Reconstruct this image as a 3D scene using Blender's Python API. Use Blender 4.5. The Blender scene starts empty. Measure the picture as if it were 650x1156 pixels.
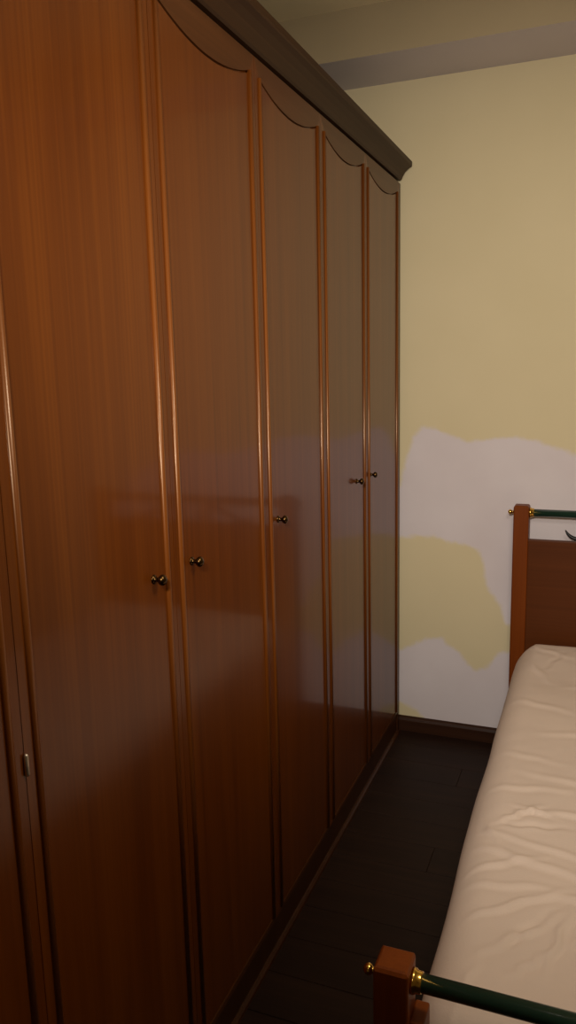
import bpy, bmesh, math, random
from mathutils import Vector, Matrix, noise
random.seed(7)
S = bpy.context.scene
COL = S.collection

# ------------------------------------------------------------------ camera
cd = bpy.data.cameras.new('camera'); cam = bpy.data.objects.new('camera', cd); COL.objects.link(cam)
cd.sensor_fit = 'VERTICAL'; cd.sensor_height = 36.0; cd.lens = 890.0 / 1156.0 * 36.0; cd.clip_start = 0.02
def _ray(px, py):
    return Vector((px - 325.0, 578.0 - py, -890.0)).normalized()
_Y = _ray(682, 408); _Z = -_ray(440, 5450); _Z = (_Z - _Y * _Z.dot(_Y)).normalized(); _X = _Y.cross(_Z)
cam.matrix_world = Matrix.Translation((0, 0, 1.5)) @ Matrix((_X, _Y, _Z)).to_4x4()
S.camera = cam

# ------------------------------------------------------------------ world, light, exposure
w = bpy.data.worlds.new('world'); S.world = w; w.use_nodes = True
w.node_tree.nodes['Background'].inputs[0].default_value = (0.9, 0.95, 1.0, 1)
w.node_tree.nodes['Background'].inputs[1].default_value = 0.1
# a ceiling lamp over the bed side, out of view
ld = bpy.data.lights.new('ceiling_lamp_light', 'POINT'); ld.energy = 19.0; ld.color = (1.0, 0.89, 0.78); ld.shadow_soft_size = 0.12
lamp = bpy.data.objects.new('ceiling_lamp_light', ld); COL.objects.link(lamp); lamp.location = (0.12, 1.06, 1.93)
# added unseen spot beside the viewer, for light falloff towards the room's far end
sd = bpy.data.lights.new('added_spot_light', 'SPOT'); sd.energy = 150.0; sd.color = (1.0, 0.90, 0.79); sd.spot_size = 1.18; sd.spot_blend = 1.0; sd.shadow_soft_size = 0.09
spot = bpy.data.objects.new('added_spot_light', sd); COL.objects.link(spot); spot.location = (-0.12, -0.22, 1.88)
spot.rotation_euler = (Vector((-0.2, 2.0, 1.36)) - spot.location).to_track_quat('-Z', 'Y').to_euler()
vs = S.view_settings
S.display_settings.display_device = 'sRGB'
vs.view_transform = 'Standard'; vs.look = 'None'; vs.gamma = 1.0; vs.exposure = 0.0; vs.use_curve_mapping = False

# ------------------------------------------------------------------ materials
def mat(name):
    m = bpy.data.materials.new(name); m.use_nodes = True
    nt = m.node_tree; b = nt.nodes['Principled BSDF']
    return m, nt, b
def lin(c):
    return tuple(((v / 255 + 0.055) / 1.055) ** 2.4 if v > 10 else v / 255 / 12.92 for v in c) + (1,)
def N(nt, typ, **kw):
    n = nt.nodes.new(typ)
    for k, v in kw.items():
        if k in n.inputs: n.inputs[k].default_value = v
        else: setattr(n, k, v)
    return n
def ramp(nt, stops):
    r = nt.nodes.new('ShaderNodeValToRGB'); e = r.color_ramp.elements
    e[0].position, e[0].color = stops[0]; e[1].position, e[1].color = stops[-1]
    for p, c in stops[1:-1]:
        x = e.new(p); x.color = c
    return r
def wood(name, axis, dark, mid, light, rough=0.35, coat=0.5, coat_rough=0.09, stretch=22.0, scale=1.0, rand=True, bump=0.02, spec=0.15, tint=None):
    """grain runs along `axis` in object space"""
    m, nt, b = mat(name); L = nt.links
    tc = N(nt, 'ShaderNodeTexCoord'); mp = N(nt, 'ShaderNodeMapping')
    sc = [stretch * scale] * 3; sc[axis] = 0.9 * scale
    mp.inputs['Scale'].default_value = sc
    L.new(tc.outputs['Object'], mp.inputs['Vector'])
    oi = N(nt, 'ShaderNodeObjectInfo'); add = N(nt, 'ShaderNodeVectorMath', operation='ADD')
    mul = N(nt, 'ShaderNodeMath', operation='MULTIPLY'); mul.inputs[1].default_value = 37.0
    L.new(oi.outputs['Random'], mul.inputs[0]); L.new(mp.outputs['Vector'], add.inputs[0])
    if rand: L.new(mul.outputs[0], add.inputs[1])
    n1 = N(nt, 'ShaderNodeTexNoise', Scale=1.0, Detail=5.0, Roughness=0.6, Distortion=0.4)
    L.new(add.outputs[0], n1.inputs['Vector'])
    mp2 = N(nt, 'ShaderNodeMapping'); s2 = [8.0] * 3; s2[axis] = 0.35; mp2.inputs['Scale'].default_value = s2
    L.new(add.outputs[0], mp2.inputs['Vector'])
    n2 = N(nt, 'ShaderNodeTexNoise', Scale=1.0, Detail=3.0, Roughness=0.5); L.new(mp2.outputs['Vector'], n2.inputs['Vector'])
    mix = N(nt, 'ShaderNodeMath', operation='MULTIPLY_ADD'); mix.inputs[1].default_value = 0.35
    L.new(n2.outputs['Fac'], mix.inputs[0])
    sub = N(nt, 'ShaderNodeMath', operation='MULTIPLY'); sub.inputs[1].default_value = 0.65
    L.new(n1.outputs['Fac'], sub.inputs[0]); L.new(sub.outputs[0], mix.inputs[2])
    r = ramp(nt, [(0.30, lin(dark)), (0.5, lin(mid)), (0.72, lin(light))]); L.new(mix.outputs[0], r.inputs[0])
    L.new(r.outputs[0], b.inputs['Base Color'])
    b.inputs['Roughness'].default_value = rough; b.inputs['Specular IOR Level'].default_value = spec
    if tint: b.inputs['Specular Tint'].default_value = (*tint, 1)
    b.inputs['Coat Weight'].default_value = coat; b.inputs['Coat Roughness'].default_value = coat_rough; b.inputs['Coat IOR'].default_value = 1.5
    bp = N(nt, 'ShaderNodeBump', Strength=bump, Distance=0.002); L.new(n2.outputs['Fac'], bp.inputs['Height']); L.new(bp.outputs[0], b.inputs['Normal'])
    return m
CH = ((86, 39, 5), (100, 48, 6), (115, 59, 9))
M_door = wood('cherry_veneer_vertical', 2, *CH)
M_rail = wood('cherry_veneer_horizontal', 1, (76, 42, 19), (86, 49, 22), (98, 57, 28), coat=0.2, coat_rough=0.2)
M_corn = wood('shade_toned_cornice_wood', 1, (50, 30, 15), (58, 35, 18), (66, 41, 22), rough=0.5, coat=0.1, coat_rough=0.3)  # cherry darkened in colour for the shade on the cornice's down-slanted face
M_bead = wood('cherry_moulding', 2, (100, 50, 12), (114, 59, 15), (128, 70, 20), rough=0.34, coat=0.15, coat_rough=0.2, spec=0.8, tint=(1.0, 0.74, 0.46))
M_carc = wood('cherry_carcass', 2, (52, 27, 11), (62, 33, 14), (72, 40, 18), coat=0.2, coat_rough=0.2)
M_bedw = wood('bed_wood_vertical', 2, (106, 48, 9), (117, 55, 11), (128, 63, 15), rough=0.45, coat=0.05, coat_rough=0.2)
M_bedh = wood('bed_wood_horizontal', 0, (84, 42, 15), (92, 47, 17), (100, 52, 20), rough=0.45, coat=0.1, coat_rough=0.2)
M_floor = wood('dark_laminate', 0, (30, 17, 11), (40, 24, 16), (52, 32, 21), rough=0.5, coat=0.06, coat_rough=0.3, stretch=30)
M_base = wood('baseboard_wood', 0, (44, 24, 14), (54, 31, 19), (68, 42, 26), rough=0.4, coat=0.06, coat_rough=0.25)

def simple(name, col, rough=0.5, metal=0.0, coat=0.0, nscale=None, amt=0.08, bump=0.0, bscale=60):
    m, nt, b = mat(name); L = nt.links
    c = lin(col)
    tc = N(nt, 'ShaderNodeTexCoord'); n = N(nt, 'ShaderNodeTexNoise', Scale=nscale or 6.0, Detail=4.0); L.new(tc.outputs['Object'], n.inputs['Vector'])
    r = ramp(nt, [(0.3, tuple(v * (1 - amt) for v in c[:3]) + (1,)), (0.7, tuple(min(1, v * (1 + amt)) for v in c[:3]) + (1,))])
    L.new(n.outputs['Fac'], r.inputs[0]); L.new(r.outputs[0], b.inputs['Base Color'])
    b.inputs['Roughness'].default_value = rough; b.inputs['Metallic'].default_value = metal; b.inputs['Coat Weight'].default_value = coat
    if bump:
        n2 = N(nt, 'ShaderNodeTexNoise', Scale=bscale, Detail=3.0); L.new(tc.outputs['Object'], n2.inputs['Vector'])
        bp = N(nt, 'ShaderNodeBump', Strength=bump, Distance=0.003); L.new(n2.outputs['Fac'], bp.inputs['Height']); L.new(bp.outputs[0], b.inputs['Normal'])
    return m
M_wall = simple('cream_wall_paint', (222, 210, 172), 0.85, nscale=2.5, amt=0.05, bump=0.08, bscale=40)
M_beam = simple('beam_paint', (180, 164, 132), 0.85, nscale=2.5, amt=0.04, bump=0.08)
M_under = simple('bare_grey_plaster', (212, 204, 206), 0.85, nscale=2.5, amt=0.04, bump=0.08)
M_ceil = simple('ceiling_paint', (246, 232, 194), 0.85, nscale=2.0, amt=0.04, bump=0.05)
M_green = simple('dark_green_enamel', (26, 58, 46), 0.28, coat=0.5, amt=0.1)
M_iron = simple('black_wrought_iron', (26, 27, 26), 0.4, metal=0.3)
M_brass = simple('polished_brass', (222, 178, 88), 0.16, metal=1.0, amt=0.05)
M_knob = simple('antique_brass', (84, 62, 34), 0.25, metal=1.0, amt=0.2, nscale=80)
M_steel = simple('hinge_steel', (225, 212, 195), 0.42, metal=1.0)
M_sheet = simple('beige_cotton_sheet', (232, 213, 197), 0.9, nscale=5, amt=0.03, bump=0.12, bscale=260)
M_slat = simple('pale_slat_wood', (180, 150, 110), 0.6)

# patchy wall: yellow paint over bare white plaster, blended by a mask attribute (signed distance)
m, nt, b = mat('patchy_painted_plaster'); L = nt.links
at = N(nt, 'ShaderNodeAttribute', attribute_name='bare_plaster'); tc = N(nt, 'ShaderNodeTexCoord')
nz = N(nt, 'ShaderNodeTexNoise', Scale=22.0, Detail=5.0, Roughness=0.65); L.new(tc.outputs['Object'], nz.inputs['Vector'])
s1 = N(nt, 'ShaderNodeMath', operation='SUBTRACT'); s1.inputs[1].default_value = 0.5; L.new(nz.outputs['Fac'], s1.inputs[0])
s2 = N(nt, 'ShaderNodeMath', operation='MULTIPLY_ADD'); s2.inputs[1].default_value = 0.035; L.new(s1.outputs[0], s2.inputs[0]); L.new(at.outputs['Fac'], s2.inputs[2])
mr = N(nt, 'ShaderNodeMapRange', interpolation_type='SMOOTHSTEP'); mr.inputs['From Min'].default_value = -0.012; mr.inputs['From Max'].default_value = 0.012
L.new(s2.outputs[0], mr.inputs['Value'])
n3 = N(nt, 'ShaderNodeTexNoise', Scale=3.0, Detail=4.0); L.new(tc.outputs['Object'], n3.inputs['Vector'])
ry = ramp(nt, [(0.3, lin((224, 210, 170))), (0.7, lin((228, 214, 175)))]); L.new(n3.outputs['Fac'], ry.inputs[0])
rw = ramp(nt, [(0.3, lin((222, 212, 214))), (0.7, lin((232, 224, 226)))]); L.new(n3.outputs['Fac'], rw.inputs[0])
mx = N(nt, 'ShaderNodeMix', data_type='RGBA'); L.new(mr.outputs[0], mx.inputs[0]); L.new(ry.outputs[0], mx.inputs[6]); L.new(rw.outputs[0], mx.inputs[7])
L.new(mx.outputs[2], b.inputs['Base Color']); b.inputs['Roughness'].default_value = 0.85
inv = N(nt, 'ShaderNodeMath', operation='SUBTRACT'); inv.inputs[0].default_value = 1.0; L.new(mr.outputs[0], inv.inputs[1])
ba = N(nt, 'ShaderNodeMath', operation='MULTIPLY_ADD'); ba.inputs[1].default_value = 0.25; L.new(nz.outputs['Fac'], ba.inputs[0]); L.new(inv.outputs[0], ba.inputs[2])
bmp = N(nt, 'ShaderNodeBump', Strength=0.25, Distance=0.0015); L.new(ba.outputs[0], bmp.inputs['Height']); L.new(bmp.outputs[0], b.inputs['Normal'])
M_patch = m

# ------------------------------------------------------------------ mesh helpers
def link(name, bm, material, parent=None, loc=(0, 0, 0), smooth=False):
    bmesh.ops.recalc_face_normals(bm, faces=bm.faces)
    me = bpy.data.meshes.new(name); bm.to_mesh(me); bm.free()
    if smooth:
        for p in me.polygons: p.use_smooth = True
    if material: me.materials.append(material)
    o = bpy.data.objects.new(name, me); COL.objects.link(o); o.location = loc
    if parent: o.parent = parent
    return o
def empty(name, loc=(0, 0, 0)):
    o = bpy.data.objects.new(name, None); o.empty_display_size = 0.05; COL.objects.link(o); o.location = loc
    return o
def tag(o, label=None, category=None, group=None, kind=None):
    if label: o['label'] = label
    if category: o['category'] = category
    if group: o['group'] = group
    if kind: o['kind'] = kind
    return o
def box(bm, x0, x1, y0, y1, z0, z1, bev=0.0, seg=2):
    r = bmesh.ops.create_cube(bm, size=1.0)
    vs_ = r['verts']
    for v in vs_:
        v.co = Vector((x0 + (v.co.x + .5) * (x1 - x0), y0 + (v.co.y + .5) * (y1 - y0), z0 + (v.co.z + .5) * (z1 - z0)))
    if bev:
        es = list({e for v in vs_ for e in v.link_edges})
        bmesh.ops.bevel(bm, geom=es, offset=bev, segments=seg, profile=0.5, affect='EDGES')
    return bm
def bx(*a, **k): return box(bmesh.new(), *a, **k)
def tube(bm, pts, radii, n=16, caps=True):
    pts = [Vector(p) for p in pts]
    if not hasattr(radii, '__len__'): radii = [radii] * len(pts)
    rings = []; ref = None
    for i, p in enumerate(pts):
        t = (pts[min(i + 1, len(pts) - 1)] - pts[max(i - 1, 0)]).normalized()
        if ref is None: ref = t.orthogonal().normalized()
        ref = (ref - t * ref.dot(t)).normalized(); bn = t.cross(ref)
        rings.append([bm.verts.new(p + (ref * math.cos(2 * math.pi * k / n) + bn * math.sin(2 * math.pi * k / n)) * radii[i]) for k in range(n)])
    for a, b_ in zip(rings, rings[1:]):
        for k in range(n): bm.faces.new((a[k], a[(k + 1) % n], b_[(k + 1) % n], b_[k]))
    if caps:
        bm.faces.new(rings[0]); bm.faces.new(rings[-1])
    return bm
def lathe(bm, prof, axis, origin, n=20):
    """prof: (distance along axis, radius)"""
    ax = Vector(axis).normalized(); o = Vector(origin)
    ref = ax.orthogonal().normalized(); bn = ax.cross(ref)
    rings = [[bm.verts.new(o + ax * d + (ref * math.cos(2 * math.pi * k / n) + bn * math.sin(2 * math.pi * k / n)) * max(r, 1e-4)) for k in range(n)] for d, r in prof]
    for a, b_ in zip(rings, rings[1:]):
        for k in range(n): bm.faces.new((a[k], a[(k + 1) % n], b_[(k + 1) % n], b_[k]))
    bm.faces.new(rings[0]); bm.faces.new(rings[-1])
    return bm
def prism(bm, prof, y0, y1):
    """profile (x,z) swept along y"""
    a = [bm.verts.new((x, y0, z)) for x, z in prof]; c = [bm.verts.new((x, y1, z)) for x, z in prof]
    n = len(prof)
    for i in range(n): bm.faces.new((a[i], a[(i + 1) % n], c[(i + 1) % n], c[i]))
    bm.faces.new(a); bm.faces.new(c)
    return bm

# ------------------------------------------------------------------ the room
WY = 3.05; XR = 2.5; XL = -1.36; YF = -3.2; ZC = 2.675
fl = tag(link('floor', bx(XL, XR, YF, WY, -0.08, -0.012), M_floor), 'dark brown laminate floor between the wardrobe and the bed', kind='structure')
# planks: rows run along x, each plank a part
PW = 0.131; y = 2.525 + PW * 4; rows = []
while y > YF:
    rows.append((y - PW, y)); y -= PW
plank_mesh = {}
for i, (y0, y1) in enumerate(rows):
    y1c = min(y1, WY); y0c = max(y0, YF)
    if y1c - y0c < 0.01: continue
    x = XL - [0.0, 0.62, 0.31, 0.93][i % 4]
    while x < XR:
        a, c = max(x, XL), min(x + 1.24, XR)
        if c - a > 0.02:
            key = (round(c - a, 3), round(y1c - y0c, 3))
            if key not in plank_mesh:
                o = link('plank', bx(0.0003, c - a - 0.0003, 0.0008, y1c - y0c - 0.0008, -0.012, 0.0, bev=0.0008, seg=1), M_floor, fl, (a, y0c, 0))
                plank_mesh[key] = o
            else:
                o = plank_mesh[key].copy(); COL.objects.link(o); o.parent = fl; o.location = (a, y0c, 0)
        x += 1.24

# back wall with bare plaster patches
TOP = [(-0.76, 0.98), (-0.729, 1.044), (-0.718, 1.104), (-0.697, 1.175), (-0.683, 1.231), (-0.642, 1.266), (-0.593, 1.259), (-0.532, 1.232), (-0.471, 1.209), (-0.415, 1.216),
       (-0.366, 1.224), (-0.301, 1.228), (-0.238, 1.219), (-0.174, 1.2), (-0.081, 1.169), (0.05, 1.14), (0.2, 1.16), (0.36, 1.12), (0.5, 1.04), (0.62, 0.9), (0.66, 0.7), (0.6, 0.5), (0.64, 0.3), (0.6, 0.05)]
WHITE = TOP + [(0.6, -0.1), (-0.9, -0.1), (-0.9, 0.98)]
BLOB = [(-0.9, 0.80), (-0.742, 0.823), (-0.667, 0.828), (-0.596, 0.835), (-0.543, 0.817), (-0.474, 0.807), (-0.423, 0.785), (-0.401, 0.748), (-0.397, 0.695), (-0.393, 0.652), (-0.365, 0.612),
        (-0.337, 0.578), (-0.322, 0.533), (-0.315, 0.501), (-0.281, 0.497), (-0.1, 0.52), (0.1, 0.46), (0.12, 0.36), (-0.1, 0.32), (-0.278, 0.393), (-0.339, 0.375), (-0.358, 0.335), (-0.396, 0.305), (-0.43, 0.293), (-0.455, 0.316),
        (-0.488, 0.365), (-0.537, 0.389), (-0.556, 0.417), (-0.628, 0.406), (-0.682, 0.369), (-0.741, 0.347), (-0.9, 0.33)]
LOW = [(-0.76, 0.125), (-0.70, 0.11), (-0.66, 0.085), (-0.63, 0.065), (-0.62, 0.03), (-0.76, 0.03)]
def sdf(poly, x, z):
    ins = False; d = 9.0; n = len(poly); j = n - 1
    for i in range(n):
        xi, zi = poly[i]; xj, zj = poly[j]
        if (zi > z) != (zj > z) and x < (xj - xi) * (z - zi) / (zj - zi) + xi: ins = not ins
        dx, dz = xj - xi, zj - zi; t = max(0, min(1, ((x - xi) * dx + (z - zi) * dz) / (dx * dx + dz * dz + 1e-12)))
        d = min(d, (x - xi - t * dx) ** 2 + (z - zi - t * dz) ** 2); j = i
    d = math.sqrt(d)
    return d if ins else -d
def axis_steps(lo, hi, f0, f1, fine, coarse):
    out = []; v = lo
    while v < hi - 1e-6:
        out.append(v)
        v += fine if f0 <= v < f1 else (min(coarse, f0 - v) if v < f0 else coarse)
    out.append(hi); return out
xs = axis_steps(XL, XR, -0.9, 0.75, 0.0125, 0.3); zs = axis_steps(0.0, 2.9, 0.0, 1.32, 0.0125, 0.4)
verts = []; mask = []
for z in zs:
    for x in xs:
        verts.append((x, WY, z))
        if -0.95 < x < 0.8 and z < 1.4:
            mask.append(max(-0.2, min(sdf(WHITE, x, z), -sdf(BLOB, x, z), -sdf(LOW, x, z))))
        else: mask.append(-0.2)
nx = len(xs); faces = []
for j in range(len(zs) - 1):
    for i in range(nx - 1):
        a = j * nx + i; faces.append((a, a + 1, a + nx + 1, a + nx))
nf = len(verts)
verts += [(XL, WY + 0.1, 0), (XR, WY + 0.1, 0), (XR, WY + 0.1, 2.9), (XL, WY + 0.1, 2.9)]; mask += [-0.2] * 4
faces.append((nf + 1, nf, nf + 3, nf + 2))
me = bpy.data.meshes.new('wall_back'); me.from_pydata(verts, [], faces); me.materials.append(M_patch)
att = me.attributes.new('bare_plaster', 'FLOAT', 'POINT'); att.data.foreach_set('value', mask)
wb = bpy.data.objects.new('wall_back', me); COL.objects.link(wb)
tag(wb, 'cream yellow wall with bare white plaster patches behind the headboard', kind='structure')
tag(link('wall_left', bx(XL - 0.1, XL, YF, WY, 0, 2.9), M_wall), 'cream wall behind the wardrobe', kind='structure')
tag(link('wall_right', bx(XR, XR + 0.1, YF, WY, 0, 2.9), M_wall), 'cream wall on the far side of the bed', kind='structure')
tag(link('wall_front', bx(XL, XR, YF - 0.1, YF, 0, 2.9), M_wall), 'cream wall behind the viewer', kind='structure')
tag(link('ceiling', bx(XL, XR, YF, WY, ZC, ZC + 0.1), M_ceil), 'cream painted ceiling', kind='structure')
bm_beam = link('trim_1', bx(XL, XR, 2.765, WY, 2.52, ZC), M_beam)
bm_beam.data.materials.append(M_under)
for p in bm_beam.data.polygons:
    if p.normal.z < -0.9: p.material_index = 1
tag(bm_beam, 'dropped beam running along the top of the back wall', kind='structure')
bm = bmesh.new()
prof = [(WY, 0), (WY - 0.016, 0), (WY - 0.016, 0.046), (WY - 0.012, 0.056), (WY - 0.005, 0.06), (WY, 0.061)]
va = [bm.verts.new((-0.9, yy, z)) for yy, z in prof]; vc = [bm.verts.new((XR, yy, z)) for yy, z in prof]
for i in range(len(prof)): bm.faces.new((va[i], va[(i + 1) % 6], vc[(i + 1) % 6], vc[i]))
bm.faces.new(va); bm.faces.new(vc)
tag(link('baseboard_back', bm, M_base), 'dark brown wooden baseboard along the patchy wall', kind='structure')

# ------------------------------------------------------------------ wardrobe
XF = -0.729; GAPS = [-0.06, 0.375, 0.812, 1.25, 1.69, 2.125, 2.555, 3.0]; Z0 = 0.092; DH = 2.07
wr = empty('wardrobe', (XF, 1.5, 0))
tag(wr, 'tall glossy cherry wood wardrobe with a row of arched doors and brass knobs', 'wardrobe')
def wpart(name, bm, material, smooth=False):
    o = link(name, bm, material, wr, smooth=smooth); o.matrix_parent_inverse = Matrix.Translation((-XF, -1.5, 0)); return o
XB = -1.33; YE = 3.024
wpart('side_panel', bx(XB, XF - 0.022, YE - 0.02, YE, 0, 2.175, bev=0.001, seg=1), M_carc)
wpart('side_panel', bx(XB, XF - 0.022, -0.085, -0.065, 0, 2.175, bev=0.001, seg=1), M_carc)
wpart('end_stile', bx(XF - 0.0215, XF - 0.001, 3.0018, YE, 0.0, 2.164, bev=0.002), M_carc)
wpart('top_panel', bx(XB, XF - 0.03, -0.065, YE - 0.02, 2.165, 2.185), M_carc)
wpart('bottom_panel', bx(XB, XF - 0.025, -0.065, YE - 0.02, 0.075, 0.09), M_carc)
wpart('back_panel', bx(XB, XB + 0.008, -0.065, YE - 0.02, 0.09, 2.165), M_carc)
wpart('plinth', bx(XF - 0.03, XF - 0.006, -0.085, 3.001, 0.0, 0.0845, bev=0.002), M_carc)
wpart('shoe_moulding', prism(bmesh.new(), [(XF - 0.006, 0.0), (XF + 0.006, 0.0), (XF + 0.004, 0.006), (XF - 0.001, 0.010), (XF - 0.006, 0.011)], -0.085, YE), M_carc)
cp = [(XF - 0.05, 2.176), (XF - 0.003, 2.176), (XF + 0.002, 2.180), (XF + 0.006, 2.190), (XF + 0.014, 2.203), (XF + 0.027, 2.214), (XF + 0.038, 2.220), (XF + 0.040, 2.224), (XF + 0.040, 2.238), (XF + 0.036, 2.242), (XF - 0.05, 2.242)]
wpart('cornice', prism(bmesh.new(), cp, -0.09, YE + 0.012), M_corn)

def arch(w, k=18):
    """inner path of the door frame, in door-local (y,z): up the near stile, sagging top rail, down the far stile"""
    s = 0.026; zt = DH - 0.036; pts = [(s, 0.014), (s, zt)]
    for i in range(1, k):
        t = i / k
        pts.append((s + (w - 2 * s) * t, zt - 0.034 * 4 * t * (1 - t)))
    pts += [(w - s, zt), (w - s, 0.014)]
    return pts
def door_meshes(w):
    slab = bx(-0.020, -0.008, 0.0007, w - 0.0007, 0, DH, bev=0.0015, seg=1)
    inner = arch(w); outer = []
    for i, (y_, z_) in enumerate(inner):
        if i == 0: outer.append((0.0007, 0.0))
        elif i == 1: outer.append((0.0007, DH))
        elif i == len(inner) - 2: outer.append((w - 0.0007, DH))
        elif i == len(inner) - 1: outer.append((w - 0.0007, 0.0))
        else: outer.append((y_, DH))
    n = len(inner)
    def ring(sel, x0=-0.0081, x1=0.0):
        bm_ = bmesh.new()
        for i in sel:
            j = (i + 1) % n
            q = [inner[i], inner[j], outer[j], outer[i]]
            f0 = [bm_.verts.new((x0, *p)) for p in q]; f1 = [bm_.verts.new((x1, *p)) for p in q]
            bm_.faces.new(f1); bm_.faces.new(f0)
            for k in range(4): bm_.faces.new((f0[k], f0[(k + 1) % 4], f1[(k + 1) % 4], f1[k]))
        bmesh.ops.remove_doubles(bm_, verts=bm_.verts, dist=1e-5)
        # inner shared walls between neighbouring quads go
        dead = [f for f in bm_.faces if all(len(e.link_faces) > 2 for e in f.edges if abs(e.verts[0].co.x - e.verts[1].co.x) > 1e-4)]
        dead = [f for f in dead if abs(f.normal.x) < 0.5 and sum(1 for e in f.edges if len(e.link_faces) > 2) >= 3]
        bmesh.ops.delete(bm_, geom=dead, context='FACES_ONLY')
        return bm_
    stile = ring([0]); stile2 = ring([n - 2]); rail = ring(list(range(1, n - 2))); brail = ring([n - 1])
    bead = bmesh.new(); R = 0.0064
    # flush centre panel, parted from the rails by a narrow routed groove
    s_, zt_ = inner[1]; e_ = w - s_; g = 0.0045
    pp = [(y_, z_ - g) for y_, z_ in inner[1:-1]] + [(e_, 0.014 + g), (s_, 0.014 + g)]
    panel = bmesh.new()
    f0 = [panel.verts.new((-0.0081, *p)) for p in pp]; f1 = [panel.verts.new((-0.0008, *p)) for p in pp]
    panel.faces.new(f0); panel.faces.new(f1)
    for k in range(len(pp)): panel.faces.new((f0[k], f0[(k + 1) % len(pp)], f1[(k + 1) % len(pp)], f1[k]))
    beads = []
    for yb, zb in ((s_, zt_), (e_, zt_)):
        bm_ = bmesh.new()
        prof = [(-R, -0.002)] + [(-R * math.cos(a), 0.8 * R * math.sin(a)) for a in [math.pi * k / 12 for k in range(0, 13)]] + [(R, -0.002)]
        lo = [bm_.verts.new((h, yb + q, 0.014)) for q, h in prof]; hi = [bm_.verts.new((h, yb + q, zb - 0.001)) for q, h in prof]
        for k in range(len(prof) - 1): bm_.faces.new((lo[k], lo[k + 1], hi[k + 1], hi[k]))
        bm_.faces.new(lo); bm_.faces.new(hi); beads.append(bm_)
    bead.free()
    return slab, stile, stile2, rail, brail, panel, beads
def knob(parent, y_, z_):
    bm_ = lathe(bmesh.new(), [(0, 0.001), (0, 0.0085), (0.0018, 0.0085), (0.003, 0.006), (0.004, 0.0045), (0.009, 0.004), (0.011, 0.005), (0.013, 0.0078), (0.016, 0.0098), (0.019, 0.0102), (0.022, 0.009), (0.0245, 0.0055), (0.0255, 0.001)], (1, 0, 0), (-0.0008, 0, 0))
    o = link('knob', bm_, M_knob, parent, (0, y_, z_), smooth=True); o['label'] = 'small round antique brass knob'
KN = {2: 1.176, 3: 1.317, 4: 1.763, 5: 2.435, 6: 2.60, 1: 0.435, 0: 0.31}
for i in range(7):
    y0, y1 = GAPS[i], GAPS[i + 1]; wd = y1 - y0
    slab, st1, st2, rail, brail, panel, beads = door_meshes(wd)
    d = link('door', slab, M_door, wr); d.matrix_parent_inverse = Matrix.Translation((-XF, -1.5, 0)); d.location = (XF, y0, Z0)
    link('stile', st1, M_door, d); link('stile', st2, M_door, d)
    link('top_rail', rail, M_rail, d); link('bottom_rail', brail, M_rail, d)
    link('panel', panel, M_door, d)
    for b_ in beads:
        o = link('moulding', b_, M_bead, d, smooth=True)
        for p in o.data.polygons: p.use_smooth = len(p.vertices) == 4
    knob(d, KN[i] - y0, 1.136 - Z0)
    # hinge barrels on the hinged edge
    if i == 2:
        for hz in (0.20, 0.963, 1.86):
            h_ = lathe(bmesh.new(), [(0, 0.001), (0.001, 0.0026), (0.003, 0.0035), (0.031, 0.0035), (0.033, 0.0026), (0.034, 0.001)], (0, 0, 1), (0.003, -0.0002, -0.017), 12)
            link('hinge', h_, M_steel, d, (0, 0, hz - Z0), smooth=True)

# ------------------------------------------------------------------ bed frame
BX0, BX1 = -0.287, 0.678; PWD = 0.055
HY0, HY1 = 2.962, 3.017; FY0, FY1 = 1.023, 1.078
bed = empty('bed_frame', ((BX0 + BX1) / 2, 2.0, 0))
tag(bed, 'wooden bed frame with dark green rails and brass fittings standing against the patchy wall', 'bed')
BI = Matrix.Translation((-(BX0 + BX1) / 2, -2.0, 0))
def bpart(name, bm, material, smooth=False, label=None):
    o = link(name, bm, material, bed, smooth=smooth); o.matrix_parent_inverse = BI
    if label: o['label'] = label
    return o
def sub(name, bm, material, parent, smooth=True):
    return link(name, bm, material, parent, smooth=smooth)
def post(x0, y0, h):
    bm_ = bmesh.new(); x1, y1 = x0 + PWD, y0 + PWD
    lv = [(0, 0.0), (h - 0.007, 0.0), (h - 0.002, 0.003), (h, 0.006)]
    rs = [[bm_.verts.new(p) for p in ((x0 + i, y0 + i, z), (x1 - i, y0 + i, z), (x1 - i, y1 - i, z), (x0 + i, y1 - i, z))] for z, i in lv]
    for a, c in zip(rs, rs[1:]):
        for k in range(4): bm_.faces.new((a[k], a[(k + 1) % 4], c[(k + 1) % 4], c[k]))
    bm_.faces.new(rs[0]); bm_.faces.new(rs[-1])
    es = [e for e in bm_.edges if abs(e.verts[0].co.z - e.verts[1].co.z) > 0.1]
    bmesh.ops.bevel(bm_, geom=es, offset=0.004, segments=2, profile=0.5, affect='EDGES')
    return bm_
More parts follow.
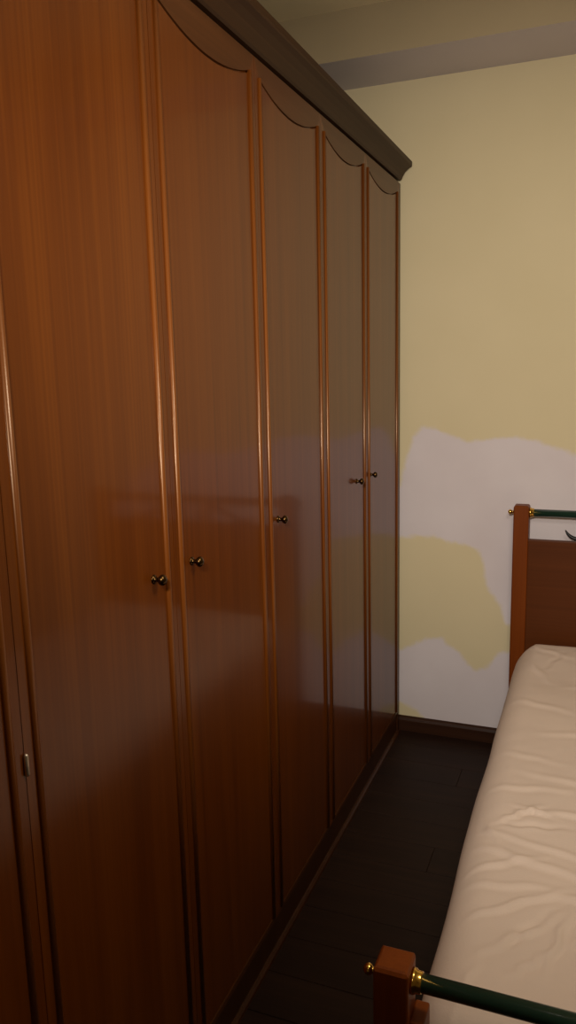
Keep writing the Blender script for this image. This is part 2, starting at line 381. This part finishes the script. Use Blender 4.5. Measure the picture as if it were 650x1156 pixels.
def end_frame(y0, h, bar_z):
    yc = y0 + PWD / 2
    for x0, sgn in ((BX0, -1), (BX1 - PWD, 1)):
        p = bpart('post', post(x0, y0, h), M_bedw)
        xo = x0 if sgn < 0 else x0 + PWD; xi = x0 + PWD if sgn < 0 else x0
        sub('brass_finial', lathe(bmesh.new(), [(0, 0.001), (0, 0.010), (0.002, 0.010), (0.003, 0.0055), (0.007, 0.005), (0.010, 0.008), (0.014, 0.0095), (0.018, 0.008), (0.0215, 0.004), (0.0225, 0.0005)], (sgn, 0, 0), (xo, yc, bar_z), 18), M_brass, p)
        sub('brass_ferrule', lathe(bmesh.new(), [(0, 0.001), (0, 0.0185), (0.003, 0.0195), (0.006, 0.0185), (0.008, 0.0165), (0.014, 0.0162), (0.016, 0.0155), (0.016, 0.001)], (-sgn, 0, 0), (xi, yc, bar_z), 20), M_brass, p)
    bpart('top_bar', lathe(bmesh.new(), [(0, 0.0001), (0, 0.0140), (BX1 - BX0 - 2 * PWD - 0.02, 0.0140), (BX1 - BX0 - 2 * PWD - 0.02, 0.0001)], (1, 0, 0), (BX0 + PWD + 0.01, yc, bar_z), 24), M_green, True, 'dark green round metal bar')
end_frame(HY0, 0.985, 0.957)
end_frame(FY0, 0.602, 0.572)
bpart('headboard_panel', bx(BX0 + PWD - 0.004, BX1 - PWD + 0.004, HY0 + 0.016, HY1 - 0.016, 0.24, 0.857, bev=0.004), M_bedh)
bpart('footboard_panel', bx(BX0 + PWD - 0.004, BX1 - PWD + 0.004, FY0 + 0.016, FY1 - 0.016, 0.14, 0.43, bev=0.004), M_bedh)
# wooden blocks beside the foot posts that hold the panel
for x0 in (BX0 + PWD - 0.001, BX1 - PWD - 0.0215):
    bpart('corner_block', bx(x0, x0 + 0.0225, FY0 + 0.012, FY1 + 0.006, 0.14, 0.512, bev=0.003), M_bedw)
for x0, x1 in ((BX0 + 0.014, BX0 + 0.036), (BX1 - 0.036, BX1 - 0.014)):
    bpart('side_rail', bx(x0, x1, FY1 - 0.005, HY0 + 0.005, 0.15, 0.285, bev=0.003), M_bedh)
slat0 = None
for i in range(13):
    yy = FY1 + 0.06 + i * 0.138
    if slat0 is None: slat0 = bpart('slat', bx(BX0 + 0.0365, BX1 - 0.0365, -0.035, 0.035, 0.268, 0.2865, bev=0.002, seg=1), M_slat); slat0.location = (0, yy, 0)
    else:
        s_ = slat0.copy(); COL.objects.link(s_); s_.location = (0, yy, 0)
# wrought scroll between headboard panel and bar (its tip shows at the picture's edge)
cxb = (BX0 + BX1) / 2; yc = HY0 + PWD / 2
for sg in (-1, 1):
    pts = []; rad = []
    ctrl = [(-0.300, 0.897), (-0.293, 0.886), (-0.282, 0.875), (-0.264, 0.867), (-0.238, 0.867), (-0.21, 0.876), (-0.18, 0.893), (-0.15, 0.912), (-0.12, 0.924), (-0.09, 0.926), (-0.062, 0.915), (-0.048, 0.895), (-0.052, 0.876), (-0.07, 0.868), (-0.086, 0.876), (-0.09, 0.892), (-0.078, 0.902), (-0.068, 0.896)]
    for i, (dx, z_) in enumerate(ctrl):
        pts.append((cxb + dx * (1 if sg < 0 else -1), yc, z_)); rad.append(0.0022 + 0.0053 * min(1, i / 2.5) if i < 12 else 0.0075 - 0.0006 * (i - 12))
    # smooth the path
    sp = []; sr = []
    for i in range(len(pts) - 1):
        p0, p1, p2, p3 = (Vector(pts[max(0, min(len(pts) - 1, q))]) for q in (i - 1, i, i + 1, i + 2))
        for t in (0, 0.33, 0.66):
            sp.append(0.5 * ((2 * p1) + (p2 - p0) * t + (2 * p0 - 5 * p1 + 4 * p2 - p3) * t * t + (3 * p1 - p0 - 3 * p2 + p3) * t ** 3)); sr.append(rad[i] + (rad[i + 1] - rad[i]) * t)
    sp.append(Vector(pts[-1])); sr.append(rad[-1])
    bpart('scroll_ornament', tube(bmesh.new(), sp, sr, 10), M_iron, True, 'black wrought metal scroll')

# ------------------------------------------------------------------ mattress with its beige sheet
MX0, MX1, MY0, MY1, MZ0, MZ1 = -0.258, 0.649, 1.094, 2.958, 0.2875, 0.462
# creases: (x0,y0,x1,y1, width, height)
CR = [(-0.158, 1.728, -0.115, 1.772, .008, .009), (-0.115, 1.772, -0.09, 1.765, .008, .009), (-0.09, 1.77, 0.12, 1.79, .012, .006), (-0.15, 1.70, -0.06, 1.715, .010, -.007), (-0.205, 1.60, 0.02, 1.545, .013, .006),
      (-0.215, 1.52, -0.10, 1.585, .010, .006), (-0.19, 1.66, 0.05, 1.60, .011, .005), (-0.20, 1.47, -0.05, 1.50, .011, .005), (-0.175, 1.385, -0.06, 1.475, .009, .008), (-0.06, 1.475, 0.22, 1.505, .013, .007),
      (-0.048, 1.29, -0.022, 1.41, .008, .009), (-0.115, 1.325, -0.055, 1.42, .009, -.007), (-0.15, 1.29, -0.075, 1.375, .010, .007), (-0.10, 1.25, -0.06, 1.30, .008, .006), (0.0, 1.36, 0.06, 1.46, .010, .007),
      (-0.21, 1.70, -0.17, 1.62, .010, .005), (-0.21, 1.86, -0.06, 1.885, .014, .004), (-0.12, 1.95, 0.14, 1.90, .016, .004), (-0.2, 2.06, -0.08, 2.03, .016, .003), (-0.10, 2.20, 0.12, 2.23, .018, .004), (-0.21, 2.42, -0.05, 2.36, .018, .004),
      (-0.05, 2.55, 0.2, 2.60, .018, .004), (-0.20, 2.74, -0.13, 2.60, .014, .005), (-0.19, 2.86, -0.08, 2.80, .016, .004), (-0.14, 2.70, -0.10, 2.80, .012, -.004), (0.02, 1.22, 0.2, 1.28, .012, .006), (-0.2, 1.18, 0.1, 1.155, .010, .005),
      (0.1, 1.62, 0.4, 1.7, .02, .007), (0.15, 2.0, 0.5, 1.92, .02, .006), (0.2, 2.4, 0.55, 2.5, .02, .006), (-0.19, 1.14, -0.17, 1.24, .008, .004)]
def wrinkle(x, y_):
    h = 0.0
    for x0, y0, x1, y1, wd, ht in CR:
        wd *= 0.85
        dx, dy = x1 - x0, y1 - y0; L2 = dx * dx + dy * dy
        t = ((x - x0) * dx + (y_ - y0) * dy) / L2
        wob = 0.0035 * math.sin(9 * t + 40 * x0); ln = math.sqrt(L2)
        s_ = ((x - x0) * -dy + (y_ - y0) * dx) / ln + wob
        if abs(s_) > 4 * wd: continue
        e = 1.0 if 0 <= t <= 1 else math.exp(-((t if t < 0 else t - 1) * ln / 0.035) ** 2)
        e *= 0.55 + 0.45 * math.sin(math.pi * max(0, min(1, t)))
        u = s_ / wd
        h += ht * e * (math.exp(-u * u) - 0.45 * math.exp(-((u + 1.5) / 1.1) ** 2))
    h += 0.006 * noise.noise(Vector((x * 4.0, y_ * 3.0, 5.1)))
    h += 0.0012 * noise.noise(Vector((x * 16 + y_ * 6, y_ * 22.0 - x * 8, 8.3)))
    return h
bm = bmesh.new(); RAD = 0.085
def grid_face(f, nu, nv):
    vsg = [[bm.verts.new(f(i / nu, j / nv)) for i in range(nu + 1)] for j in range(nv + 1)]
    for j in range(nv):
        for i in range(nu): bm.faces.new((vsg[j][i], vsg[j][i + 1], vsg[j + 1][i + 1], vsg[j + 1][i]))
lx, ly, lz = MX1 - MX0, MY1 - MY0, MZ1 - MZ0
NX, NY, NZ = 150, 300, 24
grid_face(lambda u, v: (MX0 + lx * u, MY0 + ly * v, MZ1), NX, NY)
grid_face(lambda u, v: (MX0 + lx * u, MY0 + ly * v, MZ0), NX, NY)
grid_face(lambda u, v: (MX0 + lx * u, MY0, MZ0 + lz * v), NX, NZ)
grid_face(lambda u, v: (MX0 + lx * u, MY1, MZ0 + lz * v), NX, NZ)
grid_face(lambda u, v: (MX0, MY0 + ly * u, MZ0 + lz * v), NY, NZ)
grid_face(lambda u, v: (MX1, MY0 + ly * u, MZ0 + lz * v), NY, NZ)
bmesh.ops.remove_doubles(bm, verts=bm.verts, dist=1e-5)
for v in bm.verts:
    p = v.co; rz = min(RAD, lz / 2 - 0.005)
    q = Vector((min(max(p.x, MX0 + RAD), MX1 - RAD), min(max(p.y, MY0 + RAD), MY1 - RAD), min(max(p.z, MZ0 + rz), MZ1 - rz)))
    d_ = p - q
    # rounded in plan, then rounded in section (different vertical radius)
    e = Vector((d_.x / RAD, d_.y / RAD, d_.z / rz))
    mx_ = max(abs(e.x), abs(e.y), abs(e.z)); ln = e.length
    if ln > 1e-6:
        e = e * (mx_ / ln); p = q + Vector((e.x * RAD, e.y * RAD, e.z * rz))
    top = max(0.0, min(1.0, (p.z - (MZ1 - 0.09)) / 0.07))
    cx_, cy_ = (p.x - MX0) / lx, (p.y - MY0) / ly
    crown = 0.012 * math.sin(math.pi * max(0, min(1, cx_))) ** 0.6 * math.sin(math.pi * max(0, min(1, cy_))) ** 0.4
    edge = 0.1 + 0.9 * max(0.0, min(1.0, (min(p.x - MX0, MX1 - p.x) - 0.01) / 0.06))
    p.z += top * (0.75 * wrinkle(p.x, p.y) * edge + crown)
    side = 1.0 - top
    tp = max(0.0, (1.9 - p.y) / 0.8); p.x += 0.010 * tp * (1 if p.x < (MX0 + MX1) / 2 else -1) * min(1.0, abs(p.x - (MX0 + MX1) / 2) / 0.4)
    hd = max(0.0, min(1.0, (p.y - 2.55) / 0.35)); hd = hd * hd * (3 - 2 * hd); hx = max(0.0, min(1.0, min(p.x - MX0 - 0.01, MX1 - p.x - 0.01) / 0.06))
    p.z += top * 0.024 * hd * hx
    p.x += side * 0.006 * noise.noise(Vector((p.y * 4, p.z * 10, 3.3)))
    v.co = p
mt = link('mattress', bm, M_sheet, smooth=True)
tag(mt, 'mattress covered with a wrinkled beige sheet lying on the bed frame', 'mattress')
